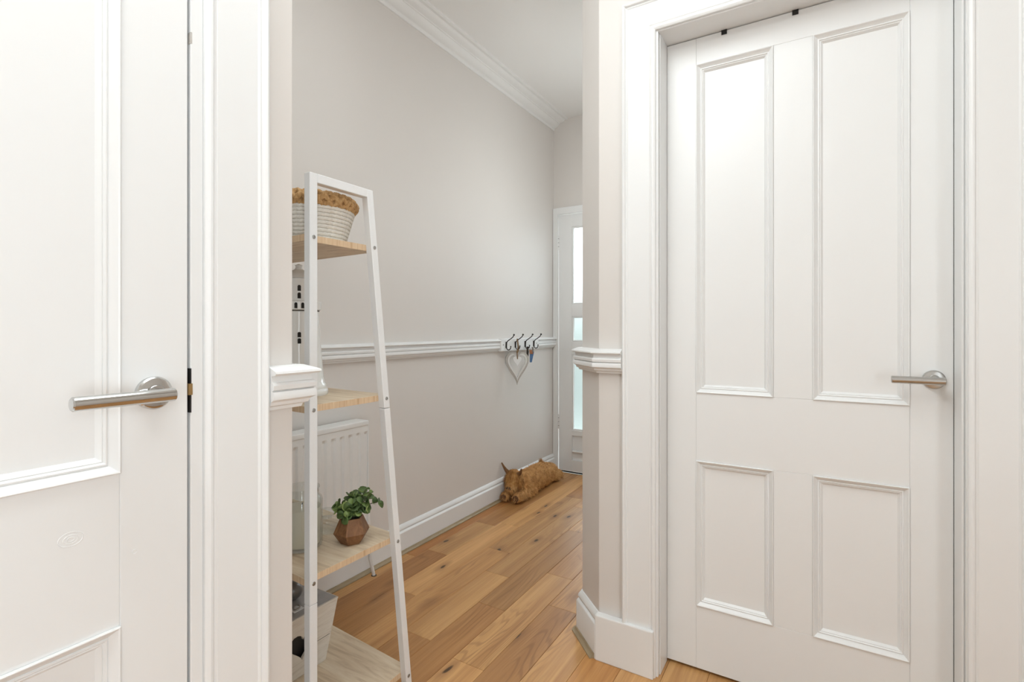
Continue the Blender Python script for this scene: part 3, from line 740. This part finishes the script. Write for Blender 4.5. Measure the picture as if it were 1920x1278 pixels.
px_, py_, pz_ = -1.093, 0.968, ZT[1]
pl = thing('potted_plant', 'small artificial eucalyptus in a faceted dark wood pot on the third board', 'plant', (px_, py_, pz_))
rot0 = va + PI / 6 + 0.12
build('pot', MB().lathe([(0, 0.0), (0.029, 0.0), (0.0485, 0.030), (0.0310, 0.0690), (0.0265, 0.0685), (0.0300, 0.060), (0, 0.058)], (px_, py_, pz_), 6, 'Z', rot0), 'pot_wood', pl, bevel=0.0006)
build('soil', MB().lathe([(0, 0.0585), (0.0262, 0.0610), (0.012, 0.065), (0, 0.0665)], (px_, py_, pz_), 6, 'Z', rot0), 'soil', pl)
# leaf prototype: round, slightly cupped, short stalk
b = MB(); vs = [(0, 0, 0)]; fs = []
n = 10
for i in range(n):
    a = 2 * PI * i / n; r = 0.0115 * (1 + 0.08 * math.cos(a))
    vs.append((0.0115 + r * math.cos(a), r * 0.92 * math.sin(a), 0.0022 * (1 - math.cos(2 * a)) + 0.0008))
vs.append((0.0115, 0, -0.0006))
for i in range(n): fs.append((n + 1, 1 + i, 1 + (i + 1) % n))
vs2 = [(x, y, z - 0.0005) for x, y, z in vs]; o = len(vs)
vs += vs2; fs += [tuple(o + i for i in reversed(f)) for f in fs]
fs += [(1 + i, o + 1 + i, o + 1 + (i + 1) % n, 1 + (i + 1) % n) for i in range(n)]
me = bpy.data.meshes.new('leaf'); me.from_pydata(vs, [], fs); me.materials.append(M['leaf'])
me.polygons.foreach_set('use_smooth', [True] * len(me.polygons))
# stems: direction in image terms -> right vector and toward-camera vector
RTv = Vector((0.857, 0.516, 0)); FWv = Vector((-0.516, 0.857, 0)); UPv = Vector((0, 0, 1))
base = Vector((px_, py_, pz_ + 0.060))
stems = [(0.052, -0.004, 0.074), (0.068, 0.01, 0.044), (0.036, 0.012, 0.080), (0.002, -0.022, 0.030), (0.000, 0.006, 0.068), (-0.040, -0.006, 0.040), (-0.036, 0.012, 0.026), (0.020, 0.02, 0.064), (0.010, -0.018, 0.050), (0.048, -0.016, 0.034), (-0.016, -0.026, 0.016)]
li = 0
for s_, (a, d_, h_) in enumerate(stems):
    tip = RTv * a + FWv * d_ + UPv * h_
    pts = []
    for i in range(6):
        t_ = i / 5; pts.append(base + tip * t_ + UPv * 0.012 * math.sin(t_ * PI) * (1 if h_ < 0.05 else 0.2))
    build('stem', MB().tube([tuple(p) for p in pts], 0.0010, 6), 'stem', pl)
    for i in range(1, 6):
        p = pts[i]; d = (pts[i] - pts[i - 1]).normalized()
        for sd in (0, 1):
            az = random.uniform(0, 2 * PI) + sd * PI
            side = d.orthogonal().normalized(); side.rotate(Matrix.Rotation(az, 3, d))
            xdir = (side * 0.9 + d * random.uniform(0.1, 0.7)).normalized()
            zdir = (d * 0.8 - side * 0.3 - FWv * 0.5 + UPv * 0.35); zdir = (zdir - xdir * zdir.dot(xdir)).normalized()
            ydir = zdir.cross(xdir)
            mt = Matrix((xdir, ydir, zdir)).transposed().to_4x4()
            k = random.uniform(0.85, 1.22) * (0.45 if i == 5 and s_ in (0, 4, 2) else (0.8 if i == 5 else 1.0))
            lf = bpy.data.objects.new('leaf', me); C.objects.link(lf); lf.parent = pl
            lf.location = p - Vector(pl.location); lf.rotation_euler = mt.to_euler(); lf.scale = (k, k, k)

# --- limewashed planter crate with heart cut-outs on the bottom board
cz0, cz1 = ZT[0], 0.300
cr = thing('planter_box', 'limewashed wooden planter box with a heart cut-out on the bottom board', 'planter', (-1.345, 0.92, cz0))
def cface(axis, sgn, z, u):      # taper: returns world point on the outer skin, u along the face
    k = (z - cz0) / (cz1 - cz0)
    hx_, hy_ = 0.0955 + 0.015 * k, 0.084 + 0.033 * k
    cx_, cy_ = -1.345, 0.920
    if axis == 'X': return (cx_ + sgn * hx_, cy_ + u * hy_, z)
    return (cx_ + u * hx_, cy_ + sgn * hy_, z)
def heart(n=28, s=1.0):
    out = []
    for i in range(n):
        t_ = 2 * PI * i / n
        out.append((s * math.sin(t_) ** 3, s * (13 * math.cos(t_) - 5 * math.cos(2 * t_) - 2 * math.cos(3 * t_) - math.cos(4 * t_)) / 16))
    return out
import mathutils
def heart_board(axis, sgn, z0, z1, hole):
    """one tapered plank with a heart-shaped part cut away: filled by tessellation"""
    from mathutils.geometry import tessellate_polygon
    hc = 0.214
    outer = [(-1, z0), (1, z0), (1, z1), (-1, z1)]
    loops = [[Vector((u, z * 10, 0)) for u, z in outer]]
    hp = [(x * 0.44 + 0.06, hc + y * 0.044) for x, y in heart(30)]
    loops.append([Vector((u, z * 10, 0)) for u, z in hp])
    tri = tessellate_polygon(loops)
    flat_ = outer + hp
    b = MB(); vs = []
    nrm = Vector((sgn, 0, 0)) if axis == 'X' else Vector((0, sgn, 0))
    for dep in (0, 0.008):
        for u, z in flat_:
            p = Vector(cface(axis, sgn, z, u)) - nrm * dep; vs.append(tuple(p))
    n_ = len(flat_); fs = [tuple(t) for t in tri] + [tuple(i + n_ for i in reversed(t)) for t in tri]
    for st_, ln in ((0, 4), (4, len(hp))):
        for i in range(ln):
            a, c_ = st_ + i, st_ + (i + 1) % ln
            fs.append((a, c_, c_ + n_, a + n_))
    return b.add(vs, fs)
for axis, sgn in (('X', 1), ('X', -1), ('Y', 1), ('Y', -1)):
    nm = 'side_board'
    if axis == 'X' and sgn == 1:
        build(nm, heart_board(axis, sgn, cz0 + 0.001, cz1 - 0.007, True), 'crate_wood', cr)
        zj = cz0 + 0.075
        for u0, u1 in ((0.44, 1.0), (-1.0, -0.32)):      # joint line between the two planks
            p0, p1 = Vector(cface(axis, sgn, zj, u0)), Vector(cface(axis, sgn, zj, u1))
            build('plank_joint', MB().box((p0.x - 0.0005, min(p0.y, p1.y), zj - 0.0006), (p0.x + 0.0003, max(p0.y, p1.y), zj + 0.0006)), 'dark', cr)
    else:
        b = MB(); nrm = Vector((sgn, 0, 0)) if axis == 'X' else Vector((0, sgn, 0)); vs = []
        lim = 0.90 if axis == 'X' else 0.91
        for dep in (0, 0.008):
            for u, z in ((-lim, cz0 + 0.001), (lim, cz0 + 0.001), (lim, cz1 - 0.007), (-lim, cz1 - 0.007)):
                vs.append(tuple(Vector(cface(axis, sgn, z, u)) - nrm * dep))
        b.add(vs, [(0, 1, 2, 3), (7, 6, 5, 4), (0, 4, 5, 1), (1, 5, 6, 2), (2, 6, 7, 3), (3, 7, 4, 0)])
        build(nm, b, 'crate_wood', cr)
# corner posts showing as a pale end strip, rim and grey inner tray
for sx in (1, -1):
    for sy in (1, -1):
        b = MB(); vs = []
        for z in (cz0 + 0.0005, cz1 - 0.006):
            p = Vector((cface('X', sx, z, 0)[0], cface('Y', sy, z, 0)[1], z))
            vs += [(p.x - sx * 0.016, p.y - sy * 0.002, z), (p.x - sx * 0.001, p.y - sy * 0.002, z), (p.x - sx * 0.001, p.y + sy * 0.006, z), (p.x - sx * 0.016, p.y + sy * 0.006, z)]
        b.add(vs, [(0, 3, 2, 1), (4, 5, 6, 7), (0, 1, 5, 4), (1, 2, 6, 5), (2, 3, 7, 6), (3, 0, 4, 7)])
        build('corner_post', b, 'crate_wood', cr)
build('rim', MB().box((-1.345 - 0.113, 0.92 - 0.121, cz1 - 0.0055), (-1.345 + 0.113, 0.92 + 0.121, cz1 - 0.0005)), 'crate_wood', cr, bevel=0.001)
build('inner_tray', MB().box((-1.345 - 0.108, 0.92 - 0.116, cz1 - 0.0004), (-1.345 + 0.108, 0.92 + 0.116, cz1 + 0.0012)), 'zinc', cr)
build('lining', MB().box((-1.345 - 0.082, 0.92 - 0.070, cz0 + 0.002), (-1.345 + 0.082, 0.92 + 0.070, cz1 - 0.012)), 'black', cr)  # black block inside the box, painting the darkness seen through the heart cut-out
gb = build('glass_ball', MB().sphere((-1.330, 0.958, cz1 + 0.0012 + 0.026), 0.026, 28, 18), 'ball', None, smooth=True)
tag(gb, 'dark grey glossy ball resting on the planter box', 'ball')
eb = thing('metal_ring_handle', 'small steel ring fitting on top of the planter box', 'ring', (-1.272, 0.928, cz1 + 0.0012))
build('plate', MB().box((-1.284, 0.912, cz1 + 0.0013), (-1.260, 0.944, cz1 + 0.0036)), 'metal_white', eb, bevel=0.0006)
build('ring', MB().tube([(-1.272 + 0.009 * math.cos(a), 0.928 + 0.009 * math.sin(a), cz1 + 0.0068 + 0.002 * math.sin(a)) for a in [2 * PI * i / 20 for i in range(20)]], 0.0024, 8, True), 'screw', eb, smooth=True)

# ================================================================= coat hooks on the hall wall
rack = thing('coat_rack', 'white board with four dark double hooks over the dado rail', 'coat rack', (XW, 2.985, 0.95))
build('board', MB().box((XW, 2.735, 0.952), (XW + 0.040, 3.236, 1.033)), 'trim_paint', rack, bevel=0.004, seg=2)
hy = [2.790, 2.905, 3.036, 3.158]
xf = XW + 0.040
for y in (2.758, 3.205):
    build('screw', MB().lathe([(0, 0.0), (0.004, 0.0), (0.003, 0.0012), (0, 0.0012)], (xf, y, 0.993), 10, 'X'), 'iron', rack)
h0 = None
for y in hy:
    hk = build('hook', MB().tube([(xf + 0.058, y, 1.053), (xf + 0.052, y, 1.043), (xf + 0.035, y, 1.031), (xf + 0.014, y, 1.018), (xf + 0.006, y, 1.008), (xf + 0.0045, y, 0.985), (xf + 0.006, y, 0.968), (xf + 0.014, y, 0.960), (xf + 0.026, y, 0.961), (xf + 0.034, y, 0.969), (xf + 0.036, y, 0.979)], 0.0032, 8), 'iron', rack, smooth=True)
    build('knob', MB().sphere((xf + 0.060, y, 1.057), 0.0062, 12, 8), 'iron', hk, smooth=True)
    build('knob', MB().sphere((xf + 0.036, y, 0.982), 0.0045, 10, 6), 'iron', hk, smooth=True)
    build('back_plate', MB().box((xf + 0.0001, y - 0.006, 0.972), (xf + 0.003, y + 0.006, 1.012)), 'iron', hk)

# hanging heart: faces out from the second hook, turned towards the lobby
hh = thing('hanging_heart', 'whitewashed wooden heart frame hanging by twine from the second hook', 'ornament', (xf + 0.022, hy[1], 0.712))
wd = Vector((0.74, 0.67, 0)).normalized(); nv = Vector((wd.y, -wd.x, 0))
hc = Vector((xf + 0.020, hy[1] - 0.010, 0))
def hp(u, v, d): q = hc + wd * u + nv * d; return (q.x, q.y, v)
def long_heart(s, zc, hgt, n=40, off=0.0):
    out = []
    for x, y in heart(n):
        v = y if y > 0 else y * 1.28
        out.append((x * s, zc + v * hgt))
    return out
def heart_ring(o_s, o_h, i_s, i_h, zc, zi, th):
    a = long_heart(o_s, zc, o_h); c_ = long_heart(i_s, zi, i_h); n_ = len(a); b = MB(); vs = []
    for d in (0, th):
        for u, v in a: vs.append(hp(u, v, d))
        for u, v in c_: vs.append(hp(u, v, d))
    fs = []
    for i in range(n_):
        j = (i + 1) % n_
        fs += [(i, j, n_ + j, n_ + i), (2 * n_ + i, 3 * n_ + i, 3 * n_ + j, 2 * n_ + j), (i, 2 * n_ + i, 2 * n_ + j, j), (n_ + i, n_ + j, 3 * n_ + j, 3 * n_ + i)]
    return b.add(vs, fs)
build('outer_frame', heart_ring(0.078, 0.101, 0.066, 0.086, 0.866, 0.868, 0.010), 'heart_wood', hh, bevel=0.001)
build('inner_frame', heart_ring(0.0655, 0.0852, 0.053, 0.070, 0.868, 0.870, 0.016), 'heart_white', hh, bevel=0.001)
ih = long_heart(0.028, 0.892, 0.031, 28)
b = MB(); n_ = len(ih)
b.add([hp(u, v, d) for d in (0.004, 0.015) for u, v in ih], [tuple(range(n_)), tuple(range(2 * n_ - 1, n_ - 1, -1))] + [(i, (i + 1) % n_, (i + 1) % n_ + n_, i + n_) for i in range(n_)])
build('small_heart', b, 'heart_bright', hh)['label'] = 'small solid white heart in the middle'
top = Vector(hp(0, 0.938, 0.006)); hkp = Vector((xf + 0.024, hy[1], 0.966))
for sd in (-1, 1):
    build('twine', MB().tube([tuple(top + wd * 0.002 * sd), tuple((top + hkp) / 2 + wd * 0.004 * sd), tuple(hkp + wd * 0.003 * sd + Vector((0, 0, -0.003))), tuple(hkp + Vector((0, 0.004 * sd, 0.012))), (xf + 0.016, hy[1] + 0.003 * sd, 1.030)], 0.0034, 8, False, lambda t, a: 0.0034 * (1 + 0.2 * math.sin(60 * t + 2 * a))), 'twine', hh, smooth=True)
build('twine', MB().tube([tuple(top + UPv * 0.002), tuple(Vector(hp(0, 0.925, 0.010))), tuple(Vector(hp(0, 0.912, 0.014))), tuple(Vector(hp(0, 0.898, 0.0175)))], 0.0034, 8), 'twine', hh, smooth=True)

# keys on the third hook
ky_ = hy[2]; kxx = xf + 0.034
kr = thing('key_ring', 'bunch of keys with blue and copper fobs on the third hook', 'keys', (kxx, ky_, 0.87))
build('split_ring', MB().tube([(kxx + 0.002 * math.sin(a), ky_ + 0.013 * math.cos(a), 0.953 + 0.013 * math.sin(a)) for a in [2 * PI * i / 20 for i in range(20)]], 0.0013, 6, True), 'screw', kr, smooth=True)
def fob(n, m, u, z0, z1, w0, w1, d, th=0.004, lean=0.0):
    b = MB(); vs = []
    for dd in (0, th):
        for (uu, z) in ((u - w0, z1), (u + w0, z1), (u + lean + w1, z0), (u + lean - w1, z0)):
            q = Vector((kxx, ky_, 0)) + wd * uu + nv * (d + dd); vs.append((q.x, q.y, z))
    b.add(vs, [(0, 1, 2, 3), (7, 6, 5, 4), (0, 4, 5, 1), (1, 5, 6, 2), (2, 6, 7, 3), (3, 7, 4, 0)])
    return build(n, b, m, kr, bevel=0.0008)
fob('leather_strap', 'leather', -0.012, 0.890, 0.975, 0.008, 0.006, 0.002, 0.005, -0.002)
fob('blue_fob', 'blue', 0.016, 0.868, 0.940, 0.015, 0.007, 0.009, 0.004, -0.008)
fob('copper_tag', 'copper', 0.010, 0.925, 0.952, 0.014, 0.012, 0.0145, 0.003)
fob('key', 'screw', 0.018, 0.935, 0.972, 0.007, 0.005, 0.019, 0.002, 0.004)

# ================================================================= plush highland cow draught excluder
cow = thing('plush_cow', 'ginger plush highland cow lying against the skirting by the end door', 'soft toy', (-1.672, 3.10, 0))
mbp = MB()
def ell(c, r): mbp.sphere(c, r, 20, 12)
ax = [(-1.668, 2.90, 0.078, 0.062, 0.078), (-1.667, 2.98, 0.080, 0.067, 0.082), (-1.669, 3.06, 0.080, 0.069, 0.082), (-1.672, 3.14, 0.078, 0.069, 0.080), (-1.676, 3.21, 0.072, 0.066, 0.074), (-1.680, 3.27, 0.064, 0.061, 0.066), (-1.683, 3.31, 0.058, 0.056, 0.060)]
for x, y, z, rx_, rz_ in ax: ell((x, y, z + 0.001), (rx_, 0.080, rz_))
head = Vector((-1.684, 2.825, 0.128))
ell(tuple(head), (0.058, 0.052, 0.060)); ell((-1.682, 2.790, 0.092), (0.040, 0.040, 0.036)); ell((-1.684, 2.825, 0.160), (0.042, 0.036, 0.032))
# front legs stretched forward, hind legs tucked beside the rump
for lx_, y0, y1, r in ((-1.626, 2.94, 2.775, 0.033), (-1.712, 2.90, 2.765, 0.030), (-1.640, 3.36, 3.30, 0.034), (-1.708, 3.37, 3.30, 0.032)):
    for i in range(5):
        t_ = i / 4; ell((lx_, y0 + (y1 - y0) * t_, r + 0.002), (r, r * 1.1, r))
cb = build('body', mbp, 'fur', cow)
bm_ = cb.modifiers.new('remesh', 'REMESH'); bm_.mode = 'VOXEL'; bm_.voxel_size = 0.0065; bm_.use_smooth_shade = True
sm = cb.modifiers.new('smooth', 'SMOOTH'); sm.factor = 0.6; sm.iterations = 2
dg = bpy.context.evaluated_depsgraph_get(); ev = cb.evaluated_get(dg)
nm_ = bpy.data.meshes.new_from_object(ev); cb.modifiers.clear(); cb.data = nm_
if not nm_.materials: nm_.materials.append(M['fur'])
nm_.polygons.foreach_set('use_smooth', [True] * len(nm_.polygons))
# fur: short tapered tufts flowing back and down
def fur_on(me_, loc, count, lmin, lmax, width, flow, sel=None, mt_='fur'):
    b = MB(); me_.calc_loop_triangles()
    tri = [(t.area, t) for t in me_.loop_triangles]
    import bisect
    cum = []; s_ = 0
    for a_, t in tri: s_ += a_; cum.append(s_)
    vs_, fs_ = [], []
    for _ in range(count):
        t = tri[min(len(tri) - 1, bisect.bisect(cum, random.random() * s_))][1]
        u, v = random.random(), random.random()
        if u + v > 1: u, v = 1 - u, 1 - v
        A, B_, D_ = (me_.vertices[i].co for i in t.vertices)
        p = A + (B_ - A) * u + (D_ - A) * v; p = p + loc
        if p.z < 0.006 or (sel and not sel(p)): continue
        n_ = t.normal
        d = (n_ * 0.55 + flow(p) + Vector((random.uniform(-.4, .4), random.uniform(-.4, .4), random.uniform(-.3, .3)))).normalized()
        if d.dot(n_) < 0.1: d = (d + n_ * 0.5).normalized()
        l_ = random.uniform(lmin, lmax); sd = d.cross(n_)
        if sd.length < 1e-4: continue
        sd = sd.normalized() * width
        q0 = p - n_ * 0.001; q1 = p + d * l_ * 0.55 + n_ * 0.001; q2 = p + d * l_ + Vector((0, 0, -l_ * 0.22))
        if q2.z < 0.002: continue
        i0 = len(vs_); vs_ += [q0 - sd, q0 + sd, q1 + sd * 0.7, q1 - sd * 0.7, q2]
        fs_ += [(i0, i0 + 1, i0 + 2, i0 + 3), (i0 + 3, i0 + 2, i0 + 4)]
    me2 = bpy.data.meshes.new('fur'); me2.from_pydata([tuple(v - loc) for v in vs_], [], fs_); me2.materials.append(M[mt_])
    return me2
loc = Vector(cb.location) + Vector(cow.location)
def flow(p):
    if p.y < 2.86: return Vector((0, -0.35, -0.75))
    return Vector((0.15, 0.55, -0.35))
fm = fur_on(nm_, loc, 15000, 0.012, 0.026, 0.0016, flow)
fo = bpy.data.objects.new('fur', fm); C.objects.link(fo); fo.parent = cb; fo['kind'] = 'stuff'
fm2 = fur_on(nm_, loc, 7000, 0.020, 0.036, 0.0015, lambda p: Vector((0, -0.5, -0.9)), lambda p: p.y < 2.86 and p.z > 0.115, 'fringe')
fo = bpy.data.objects.new('forelock', fm2); C.objects.link(fo); fo.parent = cb; fo['kind'] = 'stuff'; fo['label'] = 'long shaggy fringe over the face'
for sd, tip in ((-1, (-1.757, 2.79, 0.232)), (1, (-1.612, 2.79, 0.212))):
    p0 = head + Vector((sd * 0.036, -0.012, 0.040)); p3 = Vector(tip)
    p1 = p0 + Vector((sd * 0.022, 0, 0.012))
    pts = []
    for i in range(9):
        t_ = i / 8; q = p0 * (1 - t_) ** 2 + p1 * 2 * t_ * (1 - t_) + p3 * t_ ** 2; pts.append(tuple(q))
    build('horn', MB().tube(pts, 0.014, 12, False, lambda t, a: 0.0155 * (1 - 0.72 * t)), 'horn', cow, smooth=True)
for lx_, r in ((-1.626, 0.033), (-1.712, 0.030)):
    yy = (2.775 if lx_ > -1.65 else 2.765) - r * 1.1 - 0.004
    build('paw_pad', MB().lathe([(0, -0.004), (r * 0.45, -0.0035), (r * 0.62, 0.0), (r * 0.6, 0.012), (0, 0.012)], (lx_ + 0.002, yy, r + 0.002), 18, 'Y'), 'pad', cow, smooth=True)
build('nose', MB().sphere((-1.680, 2.751, 0.088), (0.021, 0.008, 0.013), 14, 8), 'pad', cow, smooth=True)
for s_ in (-1, 1): build('nostril', MB().sphere((-1.680 + s_ * 0.010, 2.744, 0.090), (0.0045, 0.003, 0.005), 8, 6), 'black', cow, smooth=True)
b = MB()
for k in range(260):
    a = random.uniform(0, 2 * PI); r = random.uniform(0, 0.020)
    p = Vector((-1.692 + r * math.cos(a) * 0.8, 3.21 + r * math.sin(a), 0.142)); q = p + Vector((random.uniform(-.014, .014), random.uniform(-.020, .014), random.uniform(0.022, 0.052) * (1 - r * 18)))
    sdv = Vector((random.uniform(-1, 1), random.uniform(-1, 1), 0)).normalized() * 0.0012
    b.add([p - sdv, p + sdv, q], [(0, 1, 2)])
tl = build('tail_tuft', b, 'fur', cow); tl['kind'] = 'stuff'
